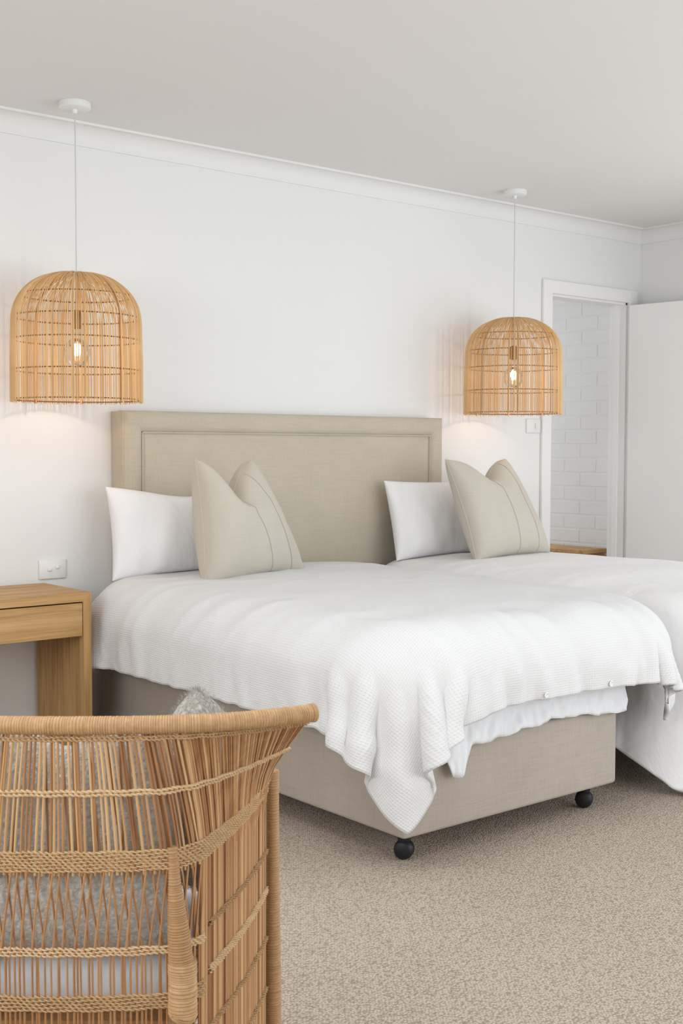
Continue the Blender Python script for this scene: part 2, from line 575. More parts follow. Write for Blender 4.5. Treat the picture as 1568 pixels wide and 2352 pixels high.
mesh('piping', *merge(tube([(hx0 + hi, hy + .0, .14), (hx0 + hi, hy + .0, hz - hi)], pi_, 6),
                      tube([(hx0 + hi, hy + .0, hz - hi), (hx1 - hi, hy + .0, hz - hi)], pi_, 6),
                      tube([(hx1 - hi, hy + .0, hz - hi), (hx1 - hi, hy + .0, .14)], pi_, 6),
                      tube([(hx0 + .001, hy + .006, .14), (hx0 + .001, hy + .006, hz)], .003, 6)), M_linen, hb)

# ------------------------------------------------------------------ cloth draping (position based, numpy)
def cloth_sim(flat, pos, solid, steps, iters, bend=0.35, damp=0.93, fric=0.55, seed=0, grav=9.8):
    ny, nx = flat.shape[:2]
    P = pos.reshape(-1, 3).copy()
    R = flat.reshape(-1, 2)
    idx = np.arange(ny * nx).reshape(ny, nx)
    batches = []
    def add(a, b, k):
        a, b = a.ravel(), b.ravel()
        if len(a):
            batches.append((a, b, np.linalg.norm(R[a] - R[b], axis=1), k))
    for o in (0, 1):
        add(idx[:, o:nx - 1:2], idx[:, o + 1:nx:2], 1.0)
        add(idx[o:ny - 1:2, :], idx[o + 1:ny:2, :], 1.0)
        add(idx[o:ny - 1:2, :-1], idx[o + 1:ny:2, 1:], 0.5)
        add(idx[o:ny - 1:2, 1:], idx[o + 1:ny:2, :-1], 0.5)
    for o in range(4):
        if o < 2:
            add(idx[:, o:nx - 2:4], idx[:, o + 2:nx:4], bend)
            add(idx[o:ny - 2:4, :], idx[o + 2:ny:4, :], bend)
        else:
            add(idx[:, o:nx - 2:4], idx[:, o + 2:nx:4], bend)
            add(idx[o:ny - 2:4, :], idx[o + 2:ny:4, :], bend)
    Vv = np.zeros_like(P)
    dt = 1 / 50
    for st in range(steps):
        Vv[:, 2] -= grav * dt
        Q = P + Vv * dt
        for it in range(iters):
            for a, b, L, k in batches:
                d = Q[b] - Q[a]
                ln = np.sqrt((d * d).sum(1)) + 1e-9
                c = (k * 0.5 * (ln - L) / ln)[:, None] * d
                Q[a] += c
                Q[b] -= c
            if it % 2 == 1 or it == iters - 1:
                Q = solid(Q, P, fric)
        Vv = (Q - P) / dt * damp
        sp = np.linalg.norm(Vv, axis=1)
        m = sp > 2.0
        Vv[m] *= (2.0 / sp[m])[:, None]
        P = Q
    return P.reshape(ny, nx, 3)

def upsample(A):
    ny, nx, c = A.shape
    B = np.empty((2 * ny - 1, 2 * nx - 1, c))
    B[::2, ::2] = A
    B[1::2, ::2] = (A[1:] + A[:-1]) / 2
    B[:, 1::2] = (B[:, 2::2] + B[:, :-1:2]) / 2
    return B

def bed_solid(x0, x1, y0, y1, ztop, r, dome, xlim, flare=0.0, floor=0.012, RP=0.27):
    cx, cy = (x0 + x1) / 2, (y0 + y1) / 2
    hx_, hy_ = (x1 - x0) / 2 - r, (y1 - y0) / 2 - r
    def f(Q, P, fric):
        dx, dy = Q[:, 0] - cx, Q[:, 1] - cy
        if flare:
            dx = dx - np.where(dx < 0, 1, 0) * flare * np.clip((.40 - Q[:, 2]) / .40, 0, 1)
        dm = dome(Q[:, 0], Q[:, 1])
        zz = Q[:, 2] - dm
        ax, ay = np.abs(dx) - (hx_ + r - RP), np.abs(dy) - (hy_ + r - RP)
        ox, oy = np.maximum(ax, 0), np.maximum(ay, 0)
        lh = np.sqrt(ox * ox + oy * oy)
        dp = lh + np.minimum(np.maximum(ax, ay), 0) - RP + r
        gx, gy = ox * np.sign(dx) / (lh + 1e-9), oy * np.sign(dy) / (lh + 1e-9)
        flatp = lh < 1e-6
        fx = flatp & (ax >= ay)
        fy = flatp & ~fx
        gx[fx], gy[fx] = np.sign(dx[fx]), 0
        gx[fy], gy[fy] = 0, np.sign(dy[fy])
        qz = zz - (ztop - r)
        oh, oz = np.maximum(dp, 0), np.maximum(qz, 0)
        ln = np.sqrt(oh * oh + oz * oz)
        d = ln + np.minimum(np.maximum(dp, qz), 0) - r
        hit = d < 0
        wh, wz = oh / (ln + 1e-9), oz / (ln + 1e-9)
        inner = ln < 1e-6
        wh[inner] = np.where(dp > qz, 1, 0)[inner]
        wz[inner] = np.where(dp > qz, 0, 1)[inner]
        g = np.stack([gx * wh, gy * wh, wz], 1)
        mv = Q - P
        Q = Q.copy()
        Q[hit] -= g[hit] * d[hit][:, None]
        t = mv[hit] - g[hit] * (mv[hit] * g[hit]).sum(1)[:, None]
        Q[hit] -= t * fric
        lo = Q[:, 2] < floor
        Q[lo, 2] = floor
        # keep clear of the wall and headboard
        Q[:, 1] = np.minimum(Q[:, 1], 4.19)
        if flare:
            lo = np.where(Q[:, 2] < .38, 3.20, xlim[0])
            Q[:, 0] = np.maximum(Q[:, 0], lo)
        else:
            Q[:, 0] = np.clip(Q[:, 0], *xlim)
        return Q
    return f

def grid_faces(ny, nx):
    i = np.arange(ny * nx).reshape(ny, nx)
    return np.stack([i[:-1, :-1], i[:-1, 1:], i[1:, 1:], i[1:, :-1]], -1).reshape(-1, 4)

def sstep(a, b, x):
    t = np.clip((x - a) / (b - a), 0, 1)
    return t * t * (3 - 2 * t)

def make_duvet(name, ext, res, solid_args, dome, corner, gather, mat, z0, seed, xlim, fold, flare=0.0):
    fx0, fx1, fy0, fy1 = ext
    nx, ny = int((fx1 - fx0) / res) + 1, int((fy1 - fy0) / res) + 1
    gx, gy = np.meshgrid(np.linspace(fx0, fx1, nx), np.linspace(fy0, fy1, ny))
    flat = np.stack([gx, gy], -1)
    u, v = (gx - fx0) / (fx1 - fx0), (gy - fy0) / (fy1 - fy0)
    uvm = flat.copy()
    wl = sstep(.42, 0, u) * sstep(.35, 0, v)
    flat[..., 0] -= corner[0] * wl
    flat[..., 1] -= corner[1] * wl
    wc = sstep(.78, 1, u) * sstep(.32, 0, v)
    flat[..., 1] += .03 * wc
    flat[..., 0] -= .03 * wc
    start = flat.copy()
    # spare cloth in the hem gathers into soft folds over the foot
    cxm = (fx0 + fx1) / 2
    flat[..., 0] = cxm + (flat[..., 0] - cxm) * (1 + gather * sstep(.3, .0, v))
    pos = np.concatenate([start, np.full((ny, nx, 1), z0)], -1)
    for lo, hi in (fold,):
        k = pos[..., 0] < lo
        pos[..., 2][k] -= (lo - pos[..., 0])[k]
        pos[..., 0][k] = lo
        k = pos[..., 0] > hi
        pos[..., 2][k] -= (pos[..., 0] - hi)[k]
        pos[..., 0][k] = hi
    rs = np.random.RandomState(seed)
    nz = rs.randn(ny, nx)
    for _ in range(3):
        nz = (nz + np.roll(nz, 1, 0) + np.roll(nz, -1, 0) + np.roll(nz, 1, 1) + np.roll(nz, -1, 1)) / 5
    pos[..., 2] += nz * .03
    sol = bed_solid(*solid_args, dome, xlim, flare)
    A = cloth_sim(flat, pos, sol, 60, 24, bend=.9, seed=seed)
    fl2, uv2 = flat, uvm
    for steps, its in ((30, 22), (14, 16)):
        A, fl2, uv2 = upsample(A), upsample(fl2), upsample(uv2)
        A = cloth_sim(fl2, A, sol, steps, its, bend=.7, damp=.85, seed=seed)
    n2, m2 = A.shape[:2]
    return A, uv2, grid_faces(n2, m2)

def wrinkle_dome(seed, h, x0, x1, y0, y1, ridge=None):
    rs = np.random.RandomState(seed)
    k = [(rs.uniform(2, 9), rs.uniform(2, 9), rs.uniform(0, 6.3), rs.uniform(.4, 1)) for _ in range(9)]
    def f(x, y):
        a = np.clip((x - x0) / (x1 - x0), 0, 1)
        b = np.clip((y - y0) / (y1 - y0), 0, 1)
        s = h * (4 * a * (1 - a)) ** .7 * np.minimum(1, (4 * b * (1 - b))) ** .6
        w = sum(q[3] * np.sin(q[0] * x + q[1] * y * 1.3 + q[2]) for q in k) / 9
        return s + .012 * w
    return f

BEDGROUP = 'single divan beds'
def make_bed(x0, x1, y0, y1, label, zb=.085, zt=.335):
    t = thing('divan_bed', label, 'bed', ((x0 + x1) / 2, (y0 + y1) / 2, 0), group=BEDGROUP)
    mesh('base', *box(x0, x1, y0, y1, zb, zt, .012, 3), M_linen2, t)
    for cx, cy in ((x0 + .07, y0 + .075), (x1 - .07, y0 + .075), (x0 + .07, y1 - .2), (x1 - .07, y1 - .2)):
        st = mesh('caster', *lathe([(0, .05), (.016, .05), (.019, .056), (.019, .0845), (0, .0845)], 16, (cx, cy, 0)), M_black, t)
        for s in (-1, 1):
            wv = []
            prof = [(0, .022 * s + .0), (.020, .0215 * s), (.0265, .016 * s), (.0285, .009 * s), (.0285, .0015 * s), (0, .0015 * s)]
            v, f = lathe(prof, 24)
            v = np.array(v)
            v = np.stack([v[:, 2], v[:, 0], v[:, 1]], 1)
            an = .55
            v = np.stack([v[:, 0] * math.cos(an) - v[:, 1] * math.sin(an), v[:, 0] * math.sin(an) + v[:, 1] * math.cos(an), v[:, 2]], 1)
            mesh('wheel', v + np.array([cx, cy, .0287]), f, M_black, st)
    return t

B1 = (2.233, 3.165, 2.443, 4.19)
B2 = (3.62, 4.552, 2.443, 4.19)
make_bed(*B1, 'beige linen divan bed on black casters beside the oak bedside table')
make_bed(*B2, 'beige linen divan bed nearest the open doorway')

def make_mattress(b, label):
    x0, x1, y0, y1 = b
    t = thing('mattress', label, 'mattress', ((x0 + x1) / 2, (y0 + y1) / 2, .335), group='single mattresses')
    o = mesh('fitted_sheet', *box(x0 - .004, x1 + .004, y0 - .006, y1, .336, .585, .05, 4), M_sheet, t)
    return t
mt1 = make_mattress(B1, 'white sheeted mattress under the waffle duvet beside the bedside table')
make_mattress(B2, 'white sheeted mattress on the bed nearest the doorway')

# duvet of the bed by the bedside table
D1 = (2.14, 3.465, 2.36, 4.24)
dome1 = wrinkle_dome(3, .035, *D1)
A1, UV1, F1 = make_duvet('duvet', (1.925, 3.60, 2.20, 4.17), .064, (*D1, .645, .13), dome1, (-.015, .05), .025, M_waffle, .72, 5, (0, 3.475), (0, 3.46))
# pulled creases running down the side and over the foot
def creases(A, UV, seed, amp):
    du, dvv = np.gradient(A, axis=1), np.gradient(A, axis=0)
    N = np.cross(du, dvv)
    N /= np.linalg.norm(N, axis=2)[..., None] + 1e-9
    D = np.zeros(A.shape[:2])
    for i in range(A.shape[0]):
        for k in range(A.shape[1]):
            x, y = UV[i, k]
            wl = min(1, max(0, (2.45 - x) / .35))
            wf = min(1, max(0, (2.75 - y) / .35))
            a = noise.noise(Vector((y * 7.5 + x * 3.2, x * 1.6, seed)))
            b = noise.noise(Vector((x * 8.5 + y * 1.8, y * 1.4, seed + 9)))
            c = noise.noise(Vector((x * 3.0 + y * 4.0, y * 2.2 - x * 3.0, seed + 20)))
            D[i, k] = amp * (wl * (1 - 3.2 * abs(a)) * .9 + wf * (1 - 3.0 * abs(b)) * 1.3 + (1 - 3 * abs(c)) * .5) * (1 - .7 * wl * wf)
    D -= D.min() * .5
    return A + N * np.clip(D, -.002, .032)[..., None]
A1 = creases(A1, UV1, 3, .0095)
dv1 = thing('duvet', 'white waffle cotton duvet with buttons, spread over the bed by the oak table', 'duvet', (2.70, 3.3, .59), group='white duvets')
c1 = mesh('duvet_cover', A1.reshape(-1, 3), F1, M_waffle, dv1, uv=UV1.reshape(-1, 2))
D2 = (3.55, 4.64, 2.36, 4.24)
dome2 = wrinkle_dome(8, .045, *D2)
A2, UV2, F2 = make_duvet('duvet', (3.55 - .44, 4.98, 2.10, 4.17), .072, (*D2, .635, .12), dome2, (.05, .05), .05, M_waffle, .72, 11, (3.515, 9), (3.535, 9), -.22)
A2 = creases(A2, UV2 - np.array([1.4, 0]), 6, .005)
dv2 = thing('duvet', 'white duvet spread over the bed nearest the doorway, hanging almost to the carpet', 'duvet', (4.1, 3.3, .59), group='white duvets')
c2 = mesh('duvet_cover', A2.reshape(-1, 3), F2, M_cotton, dv2, uv=UV2.reshape(-1, 2))
for c in (c1, c2):
    sb = c.modifiers.new('subdivision', 'SUBSURF')
    sb.levels = sb.render_levels = 1
    so_ = c.modifiers.new('thickness', 'SOLIDIFY')
    so_.thickness = .012
    so_.offset = 1

# ------------------------------------------------------------------ bedside table
nx0, nx1, ny0, ny1, nz = 1.44, 2.055, 3.906, 4.285, .652
bt = thing('bedside_table', 'oak bedside table with one wide drawer and slab sides', 'table', ((nx0 + nx1) / 2, (ny0 + ny1) / 2, 0))
pt = .032
def mitre_top():
    V = []
    for y in (ny0, ny1):
        V += [(nx0, y, nz), (nx1, y, nz), (nx1 - pt, y, nz - pt), (nx0 + pt, y, nz - pt)]
    F = [(0, 1, 2, 3)[::1], (4, 7, 6, 5), (0, 4, 5, 1), (2, 6, 7, 3), (0, 3, 7, 4), (1, 5, 6, 2)]
    return V, F
mesh('table_top', *mitre_top(), M_oak, bt, smooth=False)
for s, (xa, xb) in ((1, (nx1, nx1 - pt)), (-1, (nx0, nx0 + pt))):
    V = []
    for y in (ny0, ny1):
        V += [(xa, y, 0), (xa, y, nz), (xb, y, nz - pt), (xb, y, 0)]
    F = [(0, 1, 2, 3), (4, 7, 6, 5), (0, 4, 5, 1), (1, 5, 6, 2), (2, 6, 7, 3), (3, 7, 4, 0)]
    mesh('side_panel', V, F, M_oakz, bt, smooth=False)
dr = mesh('drawer', *box(nx0 + pt + .003, nx1 - pt - .002, ny0 + .002, ny0 + .022, .497, .615, .0015, 1), M_oak, bt, smooth=False)
mesh('drawer_box', *box(nx0 + pt + .012, nx1 - pt - .012, ny0 + .02, ny1 - .02, .505, .61), M_oak, dr, smooth=False)

# ------------------------------------------------------------------ pillows and cushions
def pillow_mesh(w, h, t, n=44, px=.10, pz=.10, dip=0.0, dipw=.42, taper=0.0, shear=0.0, seed=0, wr=.006, exp=.5, rnd_=0.0, fold=0.0):
    us = np.sin(np.linspace(-1, 1, n) * math.pi / 2)
    vs = np.sin(np.linspace(-1, 1, n) * math.pi / 2)
    u, v = np.meshgrid(us, vs)
    x = w / 2 * u * (1 - px * (1 - v * v) * u * u)
    z = h / 2 * v * (1 - pz * (1 - u * u) * v * v)
    x, z = x * np.sqrt(1 - rnd_ * v * v), z * np.sqrt(1 - rnd_ * u * u)
    vv = (v + 1) / 2
    x = x * (1 - taper * vv ** 1.3) + shear * vv
    z = z - dip * np.exp(-(u / dipw) ** 2) * vv ** 2.2
    th_ = t / 2 * np.clip((1 - u * u) * (1 - v * v), 0, 1) ** exp
    th_ = th_ * (1 + .22 * (1 - vv) * 1.0)
    out = []
    for s in (-1, 1):
        d = np.zeros_like(u)
        edge = np.clip((1 - u * u) * (1 - v * v) * 5, 0, 1)
        for i in range(n):
            for k in range(n):
                q = Vector((x[i, k] * 7 + seed * 3.1, z[i, k] * 4 + s * 5, seed))
                d[i, k] = noise.noise(q) + .6 * noise.noise(q * 2.3)
        if fold:
            d2 = fold * np.exp(-((v - .52 + .5 * u * u) / .12) ** 2) * np.exp(-(u / .55) ** 2)
        else:
            d2 = 0
        y = s * (th_ + (wr * d + d2) * edge)
        out.append(np.stack([x, y, z], -1))
    front, back = out
    V = np.concatenate([front.reshape(-1, 3), back.reshape(-1, 3)])
    f = grid_faces(n, n)
    F = np.concatenate([f, f[:, ::-1] + n * n])
    return V, F, front, (u, v)

def weld(o, d=.0006):
    bm = bmesh.new()
    bm.from_mesh(o.data)
    bmesh.ops.remove_doubles(bm, verts=bm.verts, dist=d)
    bmesh.ops.recalc_face_normals(bm, faces=bm.faces)
    bm.to_mesh(o.data)
    bm.free()
    o.data.polygons.foreach_set('use_smooth', [True] * len(o.data.polygons))
    o.data.set_sharp_from_angle(angle=math.radians(150))

def xform(V, loc, lean=0.0, roll=0.0, yaw=0.0):
    m = Matrix.Translation(Vector(loc)) @ Matrix.Rotation(yaw, 4, 'Z') @ Matrix.Rotation(-lean, 4, 'X') @ Matrix.Rotation(roll, 4, 'Y')
    A = np.array(m)
    return np.asarray(V) @ A[:3, :3].T + A[:3, 3]

def place_cushion(name, label, cat, group, loc, lean, roll, yaw, mat, seams=(), edge=True, part='cover', **kw):
    V, F, front, (u, v) = pillow_mesh(**kw)
    zmin = V[:, 2].min()
    base = xform(V, loc, lean, roll, yaw)
    t = thing(name, label, cat, (float(base[:, 0].mean()), float(base[:, 1].mean()), float(base[:, 2].min())), group=group)
    o = mesh(part, base, F, mat, t)
    weld(o)
    n = front.shape[0]
    if edge:
        loop = np.concatenate([front[0, :], front[1:, -1], front[-1, -2::-1], front[-2:0:-1, 0], front[:1, 0]])
        mesh('piping', *tube(xform(loop, loc, lean, roll, yaw), .0032, 6, cap=False), mat, t)
    for us in seams:
        k = int(np.argmin(abs(u[0] - us)))
        line = front[2:-2, k] + np.array([0, -.0012, 0])
        mesh('seam', *tube(xform(line, loc, lean, roll, yaw), .0009, 5), M_seam, t)
    return t

G = 'white sleeping pillows'
place_cushion('pillow', 'white cotton pillow upright against the headboard on the bed by the oak table', 'pillow', G,
              (2.595, 4.105, .842), math.radians(8), 0, 0, M_cotton, edge=False, part='pillowcase',
              w=.72, h=.36, t=.15, px=.05, pz=.10, dip=.03, dipw=.55, seed=2, wr=.015, exp=.42)
place_cushion('pillow', 'white cotton pillow leaning on the headboard, on the bed nearest the doorway', 'pillow', G,
              (4.0, 4.095, .842), math.radians(14), 0, 0, M_cotton, edge=False, part='pillowcase',
              w=.70, h=.37, t=.14, px=.05, pz=.08, seed=4, wr=.014, exp=.42)
G = 'oatmeal linen cushions'
place_cushion('cushion', 'oatmeal linen cushion chopped into two ears, on the bed by the oak table', 'cushion', G,
              (2.718, 3.862, .890), math.radians(7), 0, math.radians(12), M_cush, seams=(.05, .55),
              w=.55, h=.475, t=.21, px=.10, pz=.06, dip=.15, dipw=.5, taper=.46, shear=-.12, seed=6, wr=.007, exp=.34, fold=.012)
place_cushion('cushion', 'oatmeal linen cushion with peaked corners, on the bed nearest the doorway', 'cushion', G,
              (4.09, 3.845, .895), math.radians(22), 0, math.radians(9), M_cush, seams=(.0, .5),
              w=.59, h=.48, t=.17, px=.10, pz=.06, dip=.10, dipw=.40, taper=.20, shear=-.05, seed=9, wr=.007, exp=.36, fold=.006)

# ------------------------------------------------------------------ pendant lamps
def shade_profile(r, z0, z1, n=22):
    """(radius, z) from the bottom rim up over the dome to the crown"""
    pr = [(r, z0)]
    zs = z0 + (z1 - z0) * .60
    pr += [(r * .998, z0 + (zs - z0) * .5), (r * .985, zs)]
    for k in range(1, n + 1):
        t = k / n * math.pi / 2
        pr.append((max(.012, r * .985 * math.cos(t) ** .82), zs + (z1 - zs) * math.sin(t) ** .92))
    return pr

LAMP_Y, SZ0, SZ1, SR = 4.028, 1.333, 1.794, .2345
def radius_at(pr, z):
    for (r0, a), (r1, b) in zip(pr[:-1], pr[1:]):
        if a <= z <= b:
            return r0 + (r1 - r0) * (z - a) / max(1e-9, b - a)
    return pr[-1][0]

pr0 = shade_profile(SR, 0.0, SZ1 - SZ0)
rv, rf = tube([(r, 0, z) for r, z in pr0], .0020, 4, cap=True)
rib_me = bpy.data.meshes.new('rib')
rib_me.from_pydata(np.asarray(rv).tolist(), [], [list(f) for f in rf])
rib_me.materials.append(M_rib)
pr1 = [(max(.01, r - .006), z - .002) for r, z in pr0]
rv, rf = tube([(r, 0, z) for r, z in pr1], .0042, 6, cap=True)
rib2_me = bpy.data.meshes.new('stay')
rib2_me.from_pydata(np.asarray(rv).tolist(), [], [list(f) for f in rf])
rib2_me.materials.append(M_rib)

def circle(r, z, n=72):
    return [(r * math.cos(2 * math.pi * k / n), r * math.sin(2 * math.pi * k / n), z) for k in range(n + 1)]

def make_lamp(x, label, seed, phase):
    rr = random.Random(seed)
    t = thing('pendant_lamp', label, 'lamp', (x, LAMP_Y, SZ0), group='rattan pendant lamps')
    L = SZ0
    mesh('canopy', *lathe([(0, 2.401 - L), (.055, 2.401 - L), (.0565, 2.396 - L), (.0565, 2.380 - L), (.052, 2.376 - L), (.010, 2.376 - L), (.008, 2.362 - L), (0, 2.362 - L)], 40), M_plastic, t, local=True)
    mesh('cord', *tube([(0, 0, 2.37 - L), (.0006, 0, 2.1 - L), (0, 0, 1.655 - L)], .0022, 8), M_cord, t, local=True)
    mesh('socket', *lathe([(0, 1.662 - L), (.012, 1.662 - L), (.0175, 1.655 - L), (.0175, 1.60 - L), (.013, 1.595 - L), (0, 1.595 - L)], 20), M_brass, t, local=True)
    bp_ = [(.012, 1.597 - L), (.014, 1.585 - L)]
    for k in range(13):
        a = math.radians(20 + k * 160 / 12)
        bp_.append((max(.0008, .0475 * math.sin(a)), 1.510 - L + .0475 * math.cos(a) * 1.12))
    b = mesh('bulb', *lathe(bp_, 28), M_glass, t, local=True)
    mesh('filament', *lathe([(.002, 1.543 - L), (.012, 1.540 - L), (.0135, 1.525 - L), (.012, 1.505 - L), (.006, 1.498 - L), (.001, 1.497 - L)], 14), M_fil, b, local=True)
    mesh('bulb_stem', *tube([(0, 0, 1.60 - L), (0, 0, 1.541 - L)], .0035, 8), M_plastic, b, local=True)
    sh = mesh('shade', *lathe([(.004, .462), (.035, .4605), (.036, .457), (.004, .458)], 24), M_rib, t, local=True)
    for zz in (1.713, 1.635, 1.554, 1.445, 1.340):
        h = zz - L
        r = radius_at(pr0, h)
        mesh('hoop', *tube(circle(r - .0045, h), .0027, 6, cap=False), M_hoop, sh, local=True)
    n = 168
    for k in range(n):
        o = bpy.data.objects.new('rib', rib_me)
        COL.objects.link(o)
        o.parent = sh
        o.rotation_euler = (0, 0, 2 * math.pi * (k + rr.uniform(-.32, .32)) / n)
        o.location = (0, 0, rr.uniform(-.004, .003))
    for k in range(8):
        o = bpy.data.objects.new('stay', rib2_me)
        COL.objects.link(o)
        o.parent = sh
        o.rotation_euler = (0, 0, 2 * math.pi * k / 8 + phase)
    d = bpy.data.lights.new('bulb_light', 'POINT')
    d.energy, d.color, d.shadow_soft_size = 1.6, (1.0, .66, .45), .02
    o = bpy.data.objects.new('bulb_light', d)
    COL.objects.link(o)
    o.location = (x, LAMP_Y, 1.48)
    return t
make_lamp(2.0698, 'domed rattan pendant lamp hanging over the oak bedside table', 1, .25)
make_lamp(4.3793, 'domed rattan pendant lamp hanging near the doorway', 2, .05)

# ------------------------------------------------------------------ cane armchair
FH = np.array([math.sin(YAW), math.cos(YAW), 0])
RH = np.array([math.cos(YAW), -math.sin(YAW), 0])
CO = FH * 1.70 + RH * (-.40)
chair = thing('cane_armchair', 'wide woven cane armchair with a wrapped top rail, seen from behind', 'chair', (float(CO[0]), float(CO[1]), 0), -YAW)

def bez(p0, p1, p2, t):
    return (1 - t) ** 2 * p0 + 2 * t * (1 - t) * p1 + t * t * p2

# plan of the woven shell: back, rounded corner at the rear post, side to the front post
PL = []
for t in np.linspace(0, 1, 12):
    PL.append(np.array([t * .150, .012 * t * t]))
for t in np.linspace(0, 1, 12)[1:]:
    PL.append(bez(np.array([.150, .012]), np.array([.186, .022]), np.array([.200, .07]), t))
for t in np.linspace(0, 1, 24)[1:]:
    PL.append(np.array([.200 + .068 * t + .008 * math.sin(t * 3.14), .07 + .33 * t]))
PL = np.array(PL)
AL = np.concatenate([[0], np.cumsum(np.linalg.norm(np.diff(PL, axis=0), axis=1))])
AL /= AL[-1]
def plan(s):
    a = abs(s)
    return np.array([math.copysign(np.interp(a, AL, PL[:, 0]), s), np.interp(a, AL, PL[:, 1])])
RAILZ = .772
def rail(s):
    a = abs(s)
    x = float(np.interp(a, [0, .3, .385, .5, 1.0, 1.1], [0, .138, .174, .215, .352, .379]))
    return np.array([math.copysign(x, s), .004 + .075 * a ** 2.0, RAILZ + .002 * a ** 2.5])
ZB = .577
def surf(s, z):
    """point of the shell: straight up to the broad band, flaring out to the rail above it"""
    p = plan(s)
    if z <= ZB:
        lean = (z - .35) * .02
        return np.array([p[0] * (1 + lean * .5), p[1], z])
    r = rail(s)
    r = r - np.array([0, 0, .009])
    t = (z - ZB) / (RAILZ - .009 - ZB)
    q = np.array([p[0], p[1], ZB])
    out = q + (r - q) * (t ** 1.12)
    out[2] = q[2] + (r[2] - q[2]) * t
    return out

def wrapped(path, rad, pitch=.0032, seed=0, sides=14, depth=.055):
    """pole wound with flat cane: ridges across it"""
    P = np.asarray(path, float)
    seg = np.concatenate([[0], np.cumsum(np.linalg.norm(np.diff(P, axis=0), axis=1))])
    rr = random.Random(seed)
    s, ss, mod = 0.0, [], []
    while s < seg[-1]:
        w = pitch * rr.uniform(.7, 1.5)
        b = rr.uniform(-.02, .02)
        for f, m in ((0.0, -depth), (.16, b), (.5, b + .015), (.84, b)):
            if s + f * w < seg[-1]:
                ss.append(s + f * w)
                mod.append(m)
        s += w
    ss.append(seg[-1])
    mod.append(0)
    Q = np.stack([np.interp(ss, seg, P[:, i]) for i in range(3)], 1)
    R0 = np.full(len(P), rad, float) if np.isscalar(rad) else np.asarray(rad, float)
    R = np.interp(ss, seg, R0) * (1 + np.array(mod))
    # smooth tangents
    return tube(Q, R, sides)

def smooth_path(fn, a, b, n):
    return np.array([fn(t) for t in np.linspace(a, b, n)])

mesh('top_rail', *wrapped(smooth_path(rail, -1.03, 1.03, 90), .0132, .0034, 3), M_wrap, chair, local=True)
for s in (-1, 1):
    e = rail(1.03)
    d = rail(1.03) - rail(1.0)
    d /= np.linalg.norm(d)
    for kk in (0,):
        c = np.array([s * e[0], e[1], e[2]])
        dd = np.array([s * d[0], d[1], d[2]])
        mesh('rail_end_ring', *tube([c - dd * .006, c, c + dd * .002], [.0138, .0143, .0125], 14), M_wrap, chair, local=True)
    # front posts
    fp = plan(s)
    mesh('front_post', *wrapped([(fp[0] + s * .012, fp[1] + .012, z) for z in np.linspace(0, .60, 30)],
                                [.0132 + .0018 * math.sin(z * 9) for z in np.linspace(0, .60, 30)], .0042, 11 + s), M_wrap, chair, local=True)
    # rear posts: a tapering wrapped horn above a sleeve
    cx, cy = s * .172, .020
    zs = np.array([.335, .345, .42, .424])
    mesh('rear_post', *wrapped([(cx - s * .012, cy + .022, z) for z in (.0, .1, .2, .36)], [.012, .012, .012, .012], .005, 21 + s), M_wrap, chair, local=True)
    xl = .151
    def horn(zz, rr_):
        return [(s * (xl + r_), cy - .003, z_) for z_, r_ in zip(zz, rr_)], rr_
    mesh('post_sleeve', *wrapped(*horn((.342, .350, .40, .428), [.0185, .0215, .0215, .0212]), .0040, 31 + s, depth=.07), M_wrap, chair, local=True)
    mesh('post_horn', *wrapped(*horn((.405, .46, .50, .535, .568, .594), [.0202, .0168, .0138, .0104, .0086, .0074]), .0034, 41 + s, depth=.10), M_wrap, chair, local=True)

# cane strips, each a part
def strip(s0, s1, z0, z1, wob, r=.0016, off=0.0, n=9):
    pts = []
    for k in range(n):
        t = k / (n - 1)
        z = z0 + (z1 - z0) * t
        s = s0 + (s1 - s0) * t + wob * math.sin(t * 5 + s0 * 40)
        s = max(-1, min(1, s))
        p = surf(s, z)
        pl = plan(s)
        nrm = np.array([pl[0] * (.2 if abs(s) < .38 else 1.0), (-.15 if abs(s) < .38 else -.04), 0])
        nrm /= np.linalg.norm(nrm) + 1e-9
        pts.append(p + nrm * off)
    return tube(pts, r, 4, cap=False)
rs = random.Random(5)
NST = 288
SC = .385          # where the rear posts stand along the shell
count = 0
spare = []
for k in range(NST):
    s = -1 + 2 * (k + .5 + rs.uniform(-.22, .22)) / NST
    r = rs.uniform(.0013, .0021)
    if abs(s) > SC - .01:
        mesh('cane_strip', *strip(s, s + rs.uniform(-.006, .006), .05, RAILZ - .009, .002, r, rs.uniform(-.0012, .0012), 12), M_cane, chair, local=True)
    elif k % 2 == 0:
        # back: upper length from rail to the broad band
        r = rs.uniform(.0017, .0023)
        mesh('cane_strip', *strip(s + rs.uniform(-.008, .008), s + rs.uniform(-.004, .004), ZB - .02, RAILZ - .009, .001, r, 0, 8), M_cane, chair, local=True)
